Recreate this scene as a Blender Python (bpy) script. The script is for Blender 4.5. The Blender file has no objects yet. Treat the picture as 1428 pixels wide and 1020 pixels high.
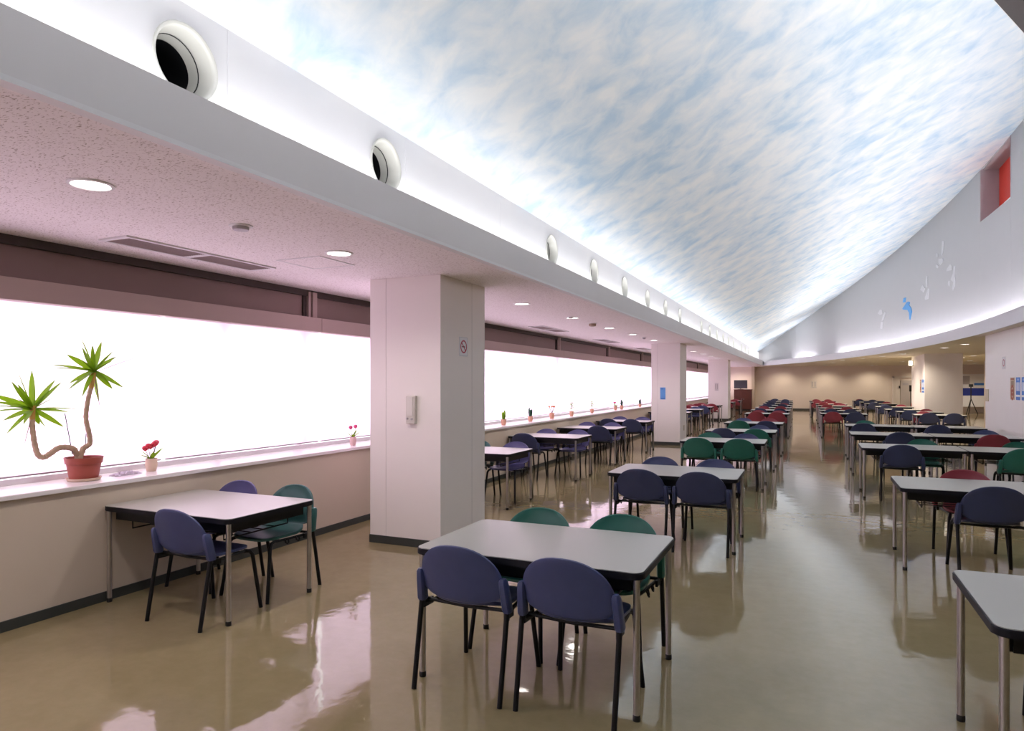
import bpy, bmesh, math, random
from mathutils import Vector, Matrix
random.seed(7)
SC = bpy.context.scene
COL = SC.collection
PI = math.pi
R = math.radians

# ------------------------------------------------------------------ camera, world, light, exposure
FPX, PX, HY, VX, EYE = 930.0, 714.0, 535.5, 1131.0, 1.58
TH = math.atan((VX - PX) / FPX)
cam_d = bpy.data.cameras.new('camera'); cam = bpy.data.objects.new('camera', cam_d); COL.objects.link(cam)
cam.location = (0, 0, EYE); cam.rotation_euler = (PI / 2, 0, TH)
cam_d.sensor_width = 36; cam_d.lens = FPX / 1428 * 36; cam_d.shift_y = (HY - 510) / 1428
cam_d.clip_start = .05; cam_d.clip_end = 300
SC.camera = cam

SC.view_settings.view_transform = 'Standard'; SC.view_settings.look = 'None'
SC.view_settings.gamma = 1; SC.view_settings.use_curve_mapping = False
SC.view_settings.exposure = 1.6

world = bpy.data.worlds.new('daylight'); SC.world = world; world.use_nodes = True
bg = world.node_tree.nodes['Background']
bg.inputs[0].default_value = (1.0, .97, 1.0, 1); bg.inputs[1].default_value = 1.35
SC.cycles.diffuse_bounces = 6; SC.cycles.max_bounces = 12; SC.cycles.transparent_max_bounces = 12

ARC_R, ARC_X, ARC_Y = 60.0, -56.8, 15.0          # plan of the curved right-hand ledge
def arc(y, r=ARC_R): return ARC_X + math.sqrt(r * r - (y - ARC_Y) ** 2)

def area(name, loc, sx, sy, power, color, rot):
    d = bpy.data.lights.new(name, 'AREA'); d.shape = 'RECTANGLE'; d.size = sx; d.size_y = sy
    d.energy = power; d.color = color
    o = bpy.data.objects.new(name, d); COL.objects.link(o); o.location = loc; o.rotation_euler = rot
    return o
# fluorescent battens in the two coves (lying in the troughs, hidden by the ledges)
COOL = (.97, .985, 1.0)
PW_L, PW_R = 1.6, 6.4                           # watts of light per metre of batten
def aim(o, d): o.rotation_euler = Vector(d).to_track_quat('-Z', 'Y').to_euler()
for k in range(9):
    y0 = -5.5 + k * 5.2
    o = area('cove_batten', (-2.74, y0 + 2.55, 2.83), .12, 5.15, PW_L * 5.15, COOL, (0, 0, 0)); o.rotation_euler = (0, R(180 - 0), 0)
ys = -5.0
while ys < 37.0:
    if not (31.0 < ys < 32.6):
        yc = ys + 1.3; x = arc(yc, ARC_R + .17)
        phi = math.asin((yc - ARC_Y) / ARC_R)    # heading of the arc's outward normal
        o = area('cove_batten', (x, yc, 2.83), .12, 2.62, PW_R * 2.62, COOL, (0, 0, 0))
        o.rotation_euler = (Matrix.Rotation(phi, 4, 'Z') @ Matrix.Rotation(R(180 - 68), 4, 'Y')).to_euler()
    ys += 2.65

# ------------------------------------------------------------------ pixel helpers
def ray(u, v):
    a = (u - PX) / FPX; c = (HY - v) / FPX
    return Vector((-math.sin(TH) + a * math.cos(TH), math.cos(TH) + a * math.sin(TH), c))
O = Vector((0, 0, EYE))
def at_wall(u, v, r):                             # on a cylinder about the arc's centre
    d = ray(u, v); a = d.x ** 2 + d.y ** 2; b = -2 * (d.x * ARC_X + d.y * ARC_Y); c = ARC_X ** 2 + ARC_Y ** 2 - r * r
    return O + d * ((-b + math.sqrt(b * b - 4 * a * c)) / (2 * a))
def at_depth(u, v, p):                            # on the upright plane through p that faces the camera's axis
    f = Vector((-math.sin(TH), math.cos(TH), 0)); d = ray(u, v)
    return O + d * ((Vector(p) - O).dot(f) / d.dot(f))

# ------------------------------------------------------------------ materials
MATS = {}
def mat(name, col, rough=.5, metal=0, spec=.5, var=0, vscale=8, bump=0, bscale=80, emit=None, estr=0, coat=0):
    if name in MATS: return MATS[name]
    m = bpy.data.materials.new(name); m.use_nodes = True; MATS[name] = m
    n = m.node_tree.nodes; l = m.node_tree.links; p = n['Principled BSDF']
    p.inputs['Base Color'].default_value = (*col, 1); p.inputs['Roughness'].default_value = rough
    p.inputs['Metallic'].default_value = metal; p.inputs['Specular IOR Level'].default_value = spec
    if coat: p.inputs['Coat Weight'].default_value = coat; p.inputs['Coat Roughness'].default_value = .08
    if emit: p.inputs['Emission Color'].default_value = (*emit, 1); p.inputs['Emission Strength'].default_value = estr
    tc = n.new('ShaderNodeTexCoord')
    if var:
        nz = n.new('ShaderNodeTexNoise'); nz.inputs['Scale'].default_value = vscale; nz.inputs['Detail'].default_value = 4
        l.new(tc.outputs['Object'], nz.inputs['Vector'])
        mx = n.new('ShaderNodeMix'); mx.data_type = 'RGBA'
        mx.inputs[6].default_value = (*[c * (1 - var) for c in col], 1); mx.inputs[7].default_value = (*[min(1, c * (1 + var)) for c in col], 1)
        l.new(nz.outputs['Fac'], mx.inputs[0]); l.new(mx.outputs[2], p.inputs['Base Color'])
    if bump:
        nb = n.new('ShaderNodeTexNoise'); nb.inputs['Scale'].default_value = bscale; nb.inputs['Detail'].default_value = 3
        l.new(tc.outputs['Object'], nb.inputs['Vector'])
        b = n.new('ShaderNodeBump'); b.inputs['Strength'].default_value = bump; b.inputs['Distance'].default_value = .004
        l.new(nb.outputs['Fac'], b.inputs['Height']); l.new(b.outputs['Normal'], p.inputs['Normal'])
    return m

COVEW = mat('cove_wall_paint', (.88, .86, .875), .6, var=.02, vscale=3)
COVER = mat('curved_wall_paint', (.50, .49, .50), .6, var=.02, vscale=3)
WHITE = mat('white_paint', (.80, .79, .80), .55, var=.02, vscale=3)
WALLP = mat('wall_paint', (.62, .53, .435), .5, var=.03, vscale=2)
PILLAR = mat('pillar_paint', (.90, .845, .815), .45, var=.02, vscale=3)
LEDGE = mat('ledge_paint', (.74, .715, .72), .6, var=.02, vscale=3)
BASE = mat('baseboard_rubber', (.042, .047, .044), .5, var=.1)
SOFFIT = mat('soffit_paint', (.74, .67, .56), .7, var=.03)
SILL = mat('sill_laminate', (.86, .82, .84), .22)
BROWN = mat('brown_anodised', (.28, .195, .18), .5, var=.06, vscale=2)
BROWNL = mat('light_brown_anodised', (.50, .385, .36), .5, var=.05, vscale=2)
BROWND = mat('dark_brown_anodised', (.055, .04, .036), .5, var=.1)
SEAM = mat('seam_shadow_gap', (.35, .34, .34), .8)
BLACK = mat('black_plastic', (.012, .012, .014), .4)
BLACKM = mat('black_metal', (.006, .006, .008), .42, spec=.3)
CHROME = mat('brushed_steel', (.55, .53, .53), .32, metal=1, var=.12, vscale=30)
RED = mat('red_paint', (.72, .045, .02), .5, var=.04)
LAM = mat('table_laminate', (.43, .425, .39), .30, var=.03, vscale=5)
TERRA = mat('terracotta', (.36, .075, .05), .45, var=.1, vscale=12)
SOIL = mat('soil', (.06, .04, .03), .9, bump=.6)
BARK = mat('bark', (.48, .34, .24), .8, var=.35, vscale=30, bump=.8, bscale=60)
BARKY = mat('yellow_bark', (.55, .30, .07), .7, var=.2, vscale=30)
LEAFG = mat('leaf_green', (.24, .42, .035), .4, var=.35, vscale=9)
LEAFD = mat('dry_leaf', (.22, .15, .10), .7, var=.3)
CREAMPOT = mat('cream_pot', (.72, .55, .42), .5, var=.1)
PLINK = mat('nozzle_enamel', (.66, .645, .60), .35)
LAMP = mat('lamp_diffuser', (1, 1, 1), .4, emit=(1, .95, .88), estr=4.0)
LAMPW = mat('warm_lamp', (1, 1, 1), .4, emit=(1, .85, .55), estr=2.0)
BLUEP = mat('blue_print', (.05, .20, .62), .5)
PAPER = mat('white_paper', (.85, .85, .87), .6)
BLUEBIRD = mat('blue_paint', (.07, .33, .72), .5)
WHITEBIRD = mat('bird_white', (.62, .61, .63), .5)
WOOD = mat('dark_wood', (.13, .035, .015), .4, var=.3, vscale=6)
SCREEN = mat('screen_glass', (.008, .008, .010), .15)
REDS = mat('sign_red', (.45, .03, .08), .5)

def plastic(name, c):
    m = mat(name, c, .36, var=.10, vscale=14, bump=.06, bscale=420); return m
CH = {'n': plastic('navy_plastic', (.034, .044, .105)), 'b': plastic('blue_plastic', (.055, .070, .175)),
      'd': plastic('dark_navy_plastic', (.020, .026, .062)), 'g': plastic('green_plastic', (.014, .13, .095)),
      'r': plastic('red_plastic', (.28, .040, .060)), 'p': plastic('purple_blue_plastic', (.095, .092, .24)),
      't': plastic('teal_plastic', (.03, .12, .11))}
CHNAME = {'n': 'navy', 'b': 'blue', 'd': 'dark navy', 'g': 'green', 'r': 'red', 'p': 'purple-blue', 't': 'teal'}

def floor_mat():
    m = bpy.data.materials.new('polished_vinyl'); m.use_nodes = True
    n = m.node_tree.nodes; l = m.node_tree.links; p = n['Principled BSDF']
    tc = n.new('ShaderNodeTexCoord')
    n1 = n.new('ShaderNodeTexNoise'); n1.inputs['Scale'].default_value = .55; n1.inputs['Detail'].default_value = 5; n1.inputs['Roughness'].default_value = .6
    n2 = n.new('ShaderNodeTexNoise'); n2.inputs['Scale'].default_value = 9; n2.inputs['Detail'].default_value = 6; n2.inputs['Roughness'].default_value = .7
    l.new(tc.outputs['Object'], n1.inputs['Vector']); l.new(tc.outputs['Object'], n2.inputs['Vector'])
    r = n.new('ShaderNodeValToRGB'); e = r.color_ramp.elements
    e[0].position = .3; e[0].color = (.238, .190, .098, 1); e[1].position = .72; e[1].color = (.335, .272, .155, 1)
    mx = n.new('ShaderNodeMix'); mx.data_type = 'FLOAT'; mx.inputs[0].default_value = .35
    l.new(n1.outputs['Fac'], mx.inputs[2]); l.new(n2.outputs['Fac'], mx.inputs[3])
    l.new(mx.outputs[0], r.inputs['Fac']); l.new(r.outputs['Color'], p.inputs['Base Color'])
    rr = n.new('ShaderNodeMapRange'); rr.inputs['From Min'].default_value = .35; rr.inputs['From Max'].default_value = .7
    rr.inputs['To Min'].default_value = .04; rr.inputs['To Max'].default_value = .10
    l.new(n1.outputs['Fac'], rr.inputs['Value']); l.new(rr.outputs[0], p.inputs['Roughness'])
    p.inputs['Specular IOR Level'].default_value = .62
    w = n.new('ShaderNodeTexNoise'); w.inputs['Scale'].default_value = 4.5; w.inputs['Detail'].default_value = 4
    l.new(tc.outputs['Object'], w.inputs['Vector'])
    b = n.new('ShaderNodeBump'); b.inputs['Strength'].default_value = .10; b.inputs['Distance'].default_value = .02
    l.new(w.outputs['Fac'], b.inputs['Height']); l.new(b.outputs['Normal'], p.inputs['Normal'])
    return m
def sky_mat():
    m = bpy.data.materials.new('cloud_wallpaper'); m.use_nodes = True
    n = m.node_tree.nodes; l = m.node_tree.links; p = n['Principled BSDF']
    tc = n.new('ShaderNodeTexCoord'); mp = n.new('ShaderNodeMapping')
    mp.inputs['Rotation'].default_value = (0, 0, R(14)); mp.inputs['Scale'].default_value = (1.05, 1.0, .6)
    l.new(tc.outputs['Object'], mp.inputs['Vector'])
    n1 = n.new('ShaderNodeTexNoise'); n1.inputs['Scale'].default_value = 2.7; n1.inputs['Detail'].default_value = 5; n1.inputs['Roughness'].default_value = .55; n1.inputs['Distortion'].default_value = .35
    n2 = n.new('ShaderNodeTexNoise'); n2.inputs['Scale'].default_value = .55; n2.inputs['Detail'].default_value = 2
    l.new(mp.outputs[0], n1.inputs['Vector']); l.new(mp.outputs[0], n2.inputs['Vector'])
    mx = n.new('ShaderNodeMix'); mx.data_type = 'FLOAT'; mx.inputs[0].default_value = .25
    l.new(n1.outputs['Fac'], mx.inputs[2]); l.new(n2.outputs['Fac'], mx.inputs[3])
    r = n.new('ShaderNodeValToRGB'); e = r.color_ramp.elements
    e[0].position = .34; e[0].color = (.52, .67, .82, 1); e[1].position = .60; e[1].color = (.86, .885, .91, 1)
    k = r.color_ramp.elements.new(.47); k.color = (.72, .80, .88, 1)
    l.new(mx.outputs[0], r.inputs['Fac']); l.new(r.outputs['Color'], p.inputs['Base Color'])
    p.inputs['Roughness'].default_value = .7; p.inputs['Specular IOR Level'].default_value = .2
    return m
def tile_mat():
    m = bpy.data.materials.new('fissured_acoustic_board'); m.use_nodes = True
    n = m.node_tree.nodes; l = m.node_tree.links; p = n['Principled BSDF']
    tc = n.new('ShaderNodeTexCoord'); mp = n.new('ShaderNodeMapping'); mp.inputs['Scale'].default_value = (1, 2.6, 1)
    l.new(tc.outputs['Object'], mp.inputs['Vector'])
    n1 = n.new('ShaderNodeTexNoise'); n1.inputs['Scale'].default_value = 48; n1.inputs['Detail'].default_value = 3; n1.inputs['Roughness'].default_value = .6
    l.new(mp.outputs[0], n1.inputs['Vector'])
    r = n.new('ShaderNodeValToRGB'); e = r.color_ramp.elements
    e[0].position = .33; e[0].color = (.46, .38, .35, 1); e[1].position = .43; e[1].color = (.95, .89, .90, 1)
    l.new(n1.outputs['Fac'], r.inputs['Fac']); l.new(r.outputs['Color'], p.inputs['Base Color'])
    b = n.new('ShaderNodeBump'); b.inputs['Strength'].default_value = .5; b.inputs['Distance'].default_value = .006
    l.new(r.outputs['Color'], b.inputs['Height']); l.new(b.outputs['Normal'], p.inputs['Normal'])
    p.inputs['Roughness'].default_value = .85; p.inputs['Specular IOR Level'].default_value = .15
    return m
def blind_mat():
    m = bpy.data.materials.new('pink_roller_fabric'); m.use_nodes = True
    n = m.node_tree.nodes; l = m.node_tree.links; n.remove(n['Principled BSDF'])
    out = n['Material Output']
    t = n.new('ShaderNodeBsdfTranslucent'); t.inputs['Color'].default_value = (.80, .62, .765, 1)
    d = n.new('ShaderNodeBsdfDiffuse'); d.inputs['Color'].default_value = (.55, .48, .53, 1)
    mx = n.new('ShaderNodeMixShader'); mx.inputs[0].default_value = .22
    l.new(t.outputs[0], mx.inputs[1]); l.new(d.outputs[0], mx.inputs[2]); l.new(mx.outputs[0], out.inputs[0])
    tc = n.new('ShaderNodeTexCoord'); nz = n.new('ShaderNodeTexNoise'); nz.inputs['Scale'].default_value = 300
    l.new(tc.outputs['Object'], nz.inputs['Vector'])
    b = n.new('ShaderNodeBump'); b.inputs['Strength'].default_value = .1; l.new(nz.outputs['Fac'], b.inputs['Height']); l.new(b.outputs[0], d.inputs['Normal'])
    return m
def glass_mat():
    m = bpy.data.materials.new('window_glass'); m.use_nodes = True
    n = m.node_tree.nodes; l = m.node_tree.links; n.remove(n['Principled BSDF'])
    t = n.new('ShaderNodeBsdfTransparent'); t.inputs[0].default_value = (.93, .93, .95, 1)
    g = n.new('ShaderNodeBsdfGlossy'); g.inputs['Roughness'].default_value = .02
    mx = n.new('ShaderNodeMixShader'); mx.inputs[0].default_value = .06; l.new(t.outputs[0], mx.inputs[1]); l.new(g.outputs[0], mx.inputs[2])
    l.new(mx.outputs[0], n['Material Output'].inputs[0]); return m
def leafify(m, c):
    n = m.node_tree.nodes; l = m.node_tree.links; p = n['Principled BSDF']; t = n.new('ShaderNodeBsdfTranslucent'); t.inputs[0].default_value = (*c, 1)
    mx = n.new('ShaderNodeMixShader'); mx.inputs[0].default_value = .5
    l.new(p.outputs[0], mx.inputs[1]); l.new(t.outputs[0], mx.inputs[2]); l.new(mx.outputs[0], n['Material Output'].inputs[0])
leafify(LEAFG, (.58, .80, .07))
FLOORM, SKYM, TILEM, BLINDM, GLASSM = floor_mat(), sky_mat(), tile_mat(), blind_mat(), glass_mat()

# ------------------------------------------------------------------ mesh helpers
def box(bm, x0, x1, y0, y1, z0, z1):
    v = [bm.verts.new(c) for c in ((x0, y0, z0), (x1, y0, z0), (x1, y1, z0), (x0, y1, z0), (x0, y0, z1), (x1, y0, z1), (x1, y1, z1), (x0, y1, z1))]
    for f in ((0, 3, 2, 1), (4, 5, 6, 7), (0, 1, 5, 4), (1, 2, 6, 5), (2, 3, 7, 6), (3, 0, 4, 7)): bm.faces.new([v[i] for i in f])
def tube(bm, pts, rad, n=8, caps=True):
    pts = [Vector(p) for p in pts]; rs = rad if isinstance(rad, (list, tuple)) else [rad] * len(pts)
    rings = []; up = None
    for i, p in enumerate(pts):
        t = (pts[min(i + 1, len(pts) - 1)] - pts[max(i - 1, 0)]).normalized()
        if up is None: up = t.orthogonal().normalized()
        a = (up - t * up.dot(t)).normalized(); b = t.cross(a); up = a
        rings.append([bm.verts.new(p + (a * math.cos(2 * PI * k / n) + b * math.sin(2 * PI * k / n)) * rs[i]) for k in range(n)])
    for i in range(len(rings) - 1):
        for k in range(n): bm.faces.new((rings[i][k], rings[i][(k + 1) % n], rings[i + 1][(k + 1) % n], rings[i + 1][k]))
    if caps: bm.faces.new(rings[0][::-1]); bm.faces.new(rings[-1])
def lathe(bm, prof, n=24, axis='z', at=(0, 0, 0), cap=True):
    A = Vector(at); rings = []
    for r, h in prof:
        ring = []
        for k in range(n):
            c, s = math.cos(2 * PI * k / n) * r, math.sin(2 * PI * k / n) * r
            ring.append(bm.verts.new(A + (Vector((c, s, h)) if axis == 'z' else Vector((h, c, s)))))
        rings.append(ring)
    for i in range(len(rings) - 1):
        for k in range(n): bm.faces.new((rings[i][k], rings[i][(k + 1) % n], rings[i + 1][(k + 1) % n], rings[i + 1][k]))
    if cap:
        if prof[0][0] > 1e-5: bm.faces.new(rings[0][::-1])
        if prof[-1][0] > 1e-5: bm.faces.new(rings[-1])
def prism(bm, pts, z0, z1):
    a = [bm.verts.new((x, y, z0)) for x, y in pts]; b = [bm.verts.new((x, y, z1)) for x, y in pts]
    bm.faces.new(a[::-1]); bm.faces.new(b)
    for i in range(len(pts)): j = (i + 1) % len(pts); bm.faces.new((a[i], a[j], b[j], b[i]))
def mesh(bm, name, m, smooth=False, bevel=0):
    if bevel: bmesh.ops.bevel(bm, geom=bm.edges[:], offset=bevel, segments=1, affect='EDGES', clamp_overlap=True)
    bmesh.ops.recalc_face_normals(bm, faces=bm.faces)
    me = bpy.data.meshes.new(name); bm.to_mesh(me); bm.free(); me.materials.append(m)
    if smooth:
        for f in me.polygons: f.use_smooth = True
        try: me.set_sharp_from_angle(angle=R(40))
        except Exception: pass
    return me
def obj(name, me, parent=None, loc=None, rz=0):
    o = bpy.data.objects.new(name, me); COL.objects.link(o); o.parent = parent
    if loc: o.location = loc
    if rz: o.rotation_euler = (0, 0, rz)
    return o
def mk(name, fill, m, parent=None, smooth=False, bevel=0):
    bm = bmesh.new(); fill(bm); return obj(name, mesh(bm, name, m, smooth, bevel), parent)
def bx(name, m, b, parent=None, bevel=0): return mk(name, lambda q: box(q, *b), m, parent, False, bevel)
def tag(o, label, cat, group=None):
    o['label'] = label; o['category'] = cat
    if group: o['group'] = group
    return o
def thing(name, label, cat, loc=(0, 0, 0), rz=0, group=None):
    o = bpy.data.objects.new(name, None); COL.objects.link(o); o.location = loc; o.rotation_euler = (0, 0, rz)
    o.empty_display_size = .1
    return tag(o, label, cat, group)
def struct(o, label=None, cat=None):
    o['kind'] = 'structure'
    if label: o['label'] = label; o['category'] = cat
    return o
def empty(name):
    o = bpy.data.objects.new(name, None); COL.objects.link(o); o.empty_display_size = .1; return o
def copy_tree(o, parent=None):
    c = o.copy(); COL.objects.link(c); c.parent = parent
    for ch in list(o.children): copy_tree(ch, c)
    return c
ORD = ['first', 'second', 'third', 'fourth', 'fifth', 'sixth', 'seventh', 'eighth', 'ninth', 'tenth', 'eleventh', 'twelfth', 'thirteenth', 'fourteenth', 'fifteenth', 'sixteenth', 'seventeenth', 'eighteenth', 'nineteenth', 'twentieth', 'twenty-first', 'twenty-second', 'twenty-third', 'twenty-fourth', 'twenty-fifth', 'twenty-sixth', 'twenty-seventh', 'twenty-eighth']

# ------------------------------------------------------------------ the room shell
Y0, Y1 = -6.0, 43.5
CZ = 2.62                                         # low ceilings
XW, XG = -4.69, -5.10                             # window wall face, glass line
FX = -2.85                                        # upper-left fascia
TOPZ = 2.87                                       # top of the cove ledges
def sky_z(x):
    P = [(-3.2, 3.30), (-2.85, 3.48), (-.71, 4.58), (.76, 5.27), (2.51, 6.01), (3.15, 6.27), (3.6, 6.44), (4.0, 6.6)]
    for (a, za), (b, zb) in zip(P, P[1:]):
        if x <= b: return za + (zb - za) * (x - a) / (b - a)
    return P[-1][1]

struct(bx('floor', FLOORM, (-5.3, 12, Y0, 46, -.1, 0)), 'polished beige vinyl floor reflecting the windows', 'floor')
struct(bx('wall_left', WALLP, (-5.3, XW, Y0, Y1, 0, .835)), 'beige wall below the long window sill', 'wall')
struct(bx('trim_1', SILL, (XG - .1, -4.655, Y0, Y1, .835, .868), bevel=.004), 'white window sill running along the blinds', 'sill')
struct(bx('baseboard_left', BASE, (XW - .01, XW + .012, Y0, Y1, 0, .068)), 'dark rubber baseboard along the window wall', 'baseboard')
struct(bx('wall_far', mat('far_wall_paint', (.78, .69, .60), .55, var=.03, vscale=1.5), (-5.3, 12, Y1, Y1 + .2, 0, 4.2)), 'beige far end wall behind the last tables', 'wall')
struct(bx('baseboard_far', BASE, (-3.2, 4.1, Y1 - .012, Y1, 0, .10)), 'dark baseboard on the far wall', 'baseboard')
struct(bx('wall_back', WALLP, (-5.3, 12, Y0 - .2, Y0, 0, 7)), 'wall behind the camera', 'wall')
struct(bx('wall_right', WALLP, (12, 12.2, Y0, 46, 0, 2.7)), 'far side wall of the lobby', 'wall')

# left low ceiling
struct(bx('ceiling', TILEM, (-5.3, -2.53, Y0, Y1, CZ, CZ + .08)), 'low acoustic ceiling over the window tables', 'ceiling')
struct(bx('trim_2', WHITE, (-2.555, -2.492, Y0, 41.0, CZ - .012, CZ + .01)), 'thin white lip along the low ceiling edge', 'trim')
# left cove ledge: upright front, trough floor
def ledge(bm):
    box(bm, -2.53, -2.50, Y0, 41.0, CZ, TOPZ); box(bm, FX - .05, -2.53, Y0, 42.0, CZ + .05, CZ + .08)
struct(mk('trim_3', ledge, LEDGE), 'grey cove ledge under the round air nozzles', 'ledge')

# fascia with the air nozzles, panel by panel
NZ = [2.373 + 1.715 * k for k in range(-4, 21)]
MISS = {2, 9, 16, 20}
NR, NZZ = .185, 3.185
fas = struct(empty('wall_upper_left'), 'white cove wall pierced by round air nozzles', 'wall')
def fascia_panel(ya, yb, yc):
    bm = bmesh.new(); z0, z1 = 2.66, 3.50; g = .0015; ya += g; yb -= g
    if yc is None:
        box(bm, FX - .012, FX, ya, yb, z0, z1)
    else:
        angs = [2 * PI * k / 40 for k in range(40)] + [math.atan2(z - NZZ, y - yc) % (2 * PI) for y in (ya, yb) for z in (z0, z1)]
        angs = sorted(set(round(a, 6) for a in angs)); I = []; OO = []
        for a in angs:
            c, s = math.cos(a), math.sin(a)
            ty = (yb - yc) / c if c > 1e-9 else ((ya - yc) / c if c < -1e-9 else 1e9)
            tz = (z1 - NZZ) / s if s > 1e-9 else ((z0 - NZZ) / s if s < -1e-9 else 1e9)
            t = min(ty, tz)
            I.append(bm.verts.new((FX, yc + c * (NR - .006), NZZ + s * (NR - .006)))); OO.append(bm.verts.new((FX, yc + c * t, NZZ + s * t)))
        for i in range(len(angs)): j = (i + 1) % len(angs); bm.faces.new((I[i], OO[i], OO[j], I[j]))
        r = bmesh.ops.extrude_face_region(bm, geom=bm.faces[:])
        bmesh.ops.translate(bm, verts=[v for v in r['geom'] if isinstance(v, bmesh.types.BMVert)], vec=(-.012, 0, 0))
    return obj('panel', mesh(bm, 'fascia_panel', COVEW), fas)
def nozzle_mesh():
    b1 = bmesh.new(); lathe(b1, [(NR - .005, -.012), (NR + .003, .003), (NR + .007, .009), (NR + .002, .013), (NR - .008, .011), (NR - .014, .004), (NR - .018, -.012)], 40, 'x', cap=False)
    b2 = bmesh.new(); lathe(b2, [(NR - .017, -.010), (NR - .024, -.045), (NR - .034, -.075), (NR - .036, -.082)], 40, 'x', cap=False)
    b3 = bmesh.new(); lathe(b3, [(NR - .034, -.084), (NR - .038, -.115), (NR - .048, -.135), (NR - .052, -.16)], 40, 'x', cap=False)
    b4 = bmesh.new(); lathe(b4, [(NR - .038, -.078), (NR - .033, -.083), (NR - .038, -.088)], 40, 'x', cap=False)
    b5 = bmesh.new(); lathe(b5, [(NR - .052, -.14), (NR - .052, -.42), (.001, -.42)], 40, 'x', cap=False)
    return [('rim', mesh(b1, 'rim', PLINK, True)), ('cone', mesh(b2, 'cone', PLINK, True)), ('collar', mesh(b3, 'collar', PLINK, True)),
            ('gasket', mesh(b4, 'gasket', BLACK, True)), ('duct', mesh(b5, 'duct', BLACK, True))]
NM = nozzle_mesh()
ncount = 0
for k, yc in enumerate(NZ):
    ki = k - 4; ya, yb = yc - 1.455, yc + .26
    if ya > 42: break
    hit = ki not in MISS and 1.0 < yc < 36.5
    fascia_panel(ya, min(yb, 42.3), yc if hit else None)
    if hit and yc > 1.0:
        t = thing('air_nozzle', f'round white air nozzle in the cove wall, {ORD[ncount]} from the camera', 'air nozzle', (FX, yc, NZZ), 0, 'round air nozzles in the cove wall')
        ncount += 1
        for nm, me in NM: obj(nm, me, t)
bxo = bx('backing', SEAM, (FX - .5, FX - .45, Y0, 42.4, CZ + .09, 3.52), fas)

# sky ceiling
def skyc(bm):
    xs = [-2.9 + .25 * i for i in range(28)]; ysl = [Y0 + i * (42.6 - Y0) / 30 for i in range(31)]
    g = [[bm.verts.new((x, y, sky_z(x))) for x in xs] for y in ysl]
    for j in range(30):
        for i in range(len(xs) - 1): bm.faces.new((g[j][i], g[j][i + 1], g[j + 1][i + 1], g[j + 1][i]))
sk = struct(mk('ceiling_sky', skyc, SKYM, smooth=True), 'sloping ceiling papered with blue sky and white clouds', 'ceiling')

# right curved upper wall (panels) with the red niche, curved ledge, soffit
WR = ARC_R + .35
upw = struct(empty('wall_upper_right'), 'tall curved white wall under the sky ceiling', 'wall')
def curved_panel(ya, yb, zlo=2.66, zhi=None, name='panel'):
    bm = bmesh.new(); n = max(2, int((yb - ya) / .6)); lo = []; hi = []; g = .002
    for i in range(n + 1):
        y = ya + g + (yb - ya - 2 * g) * i / n; x = arc(y, WR)
        lo.append((x, y, zlo)); hi.append((x, y, zhi if zhi else sky_z(x) + .01))
    L = [bm.verts.new(p) for p in lo]; H = [bm.verts.new(p) for p in hi]
    L2 = [bm.verts.new((p[0] + .015, p[1], p[2])) for p in lo]; H2 = [bm.verts.new((p[0] + .015, p[1], p[2])) for p in hi]
    for i in range(n):
        bm.faces.new((L[i], L[i + 1], H[i + 1], H[i])); bm.faces.new((L2[i + 1], L2[i], H2[i], H2[i + 1]))
        bm.faces.new((L[i], L2[i], L2[i + 1], L[i + 1])); bm.faces.new((H[i], H[i + 1], H2[i + 1], H2[i]))
    bm.faces.new((L[0], H[0], H2[0], L2[0])); bm.faces.new((L[n], L2[n], H2[n], H[n]))
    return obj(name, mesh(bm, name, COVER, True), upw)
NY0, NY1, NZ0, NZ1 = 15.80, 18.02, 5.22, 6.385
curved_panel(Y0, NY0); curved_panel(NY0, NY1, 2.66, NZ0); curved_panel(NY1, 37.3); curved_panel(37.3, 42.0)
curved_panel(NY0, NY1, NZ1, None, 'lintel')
def seal(bm):                                     # masonry behind the panels, below the niche
    n = 60
    for za, zb, ya, yb in ((2.66, 5.1, Y0, 42), (5.1, 6.7, Y0, NY0 - .1), (5.1, 6.7, NY1 + .1, 42)):
        pts = [ya + (yb - ya) * i / n for i in range(n + 1)]
        a = [bm.verts.new((arc(y, WR) + .05, y, za)) for y in pts]; b = [bm.verts.new((arc(y, WR) + .05, y, min(zb, sky_z(arc(y, WR) + .05) + .05))) for y in pts]
        for i in range(n): bm.faces.new((a[i], a[i + 1], b[i + 1], b[i]))
mk('backing', seal, SEAM, upw)
ND = .31
GREYN = mat('niche_grey', (.42, .37, .40), .6, var=.05)
nx = arc(16.9, WR)
bx('niche_back', RED, (nx + ND, nx + ND + .02, NY0 - .05, NY1 + .02, NZ0 - .02, NZ1 + .1), upw)
bx('niche_side', GREYN, (nx - .03, nx + ND, NY1, NY1 + .02, NZ0 - .02, NZ1 + .1), upw)
bx('niche_side', GREYN, (nx + .016, nx + ND, NY0 - .02, NY0, NZ0 - .02, NZ1 + .1), upw)
bx('niche_floor', WHITE, (nx + .016, nx + ND, NY0, NY1, NZ0 - .02, NZ0), upw)
bx('niche_soffit', GREYN, (nx + .016, nx + ND, NY0, NY1, NZ1 - .005, NZ1 + .02), upw)

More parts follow.
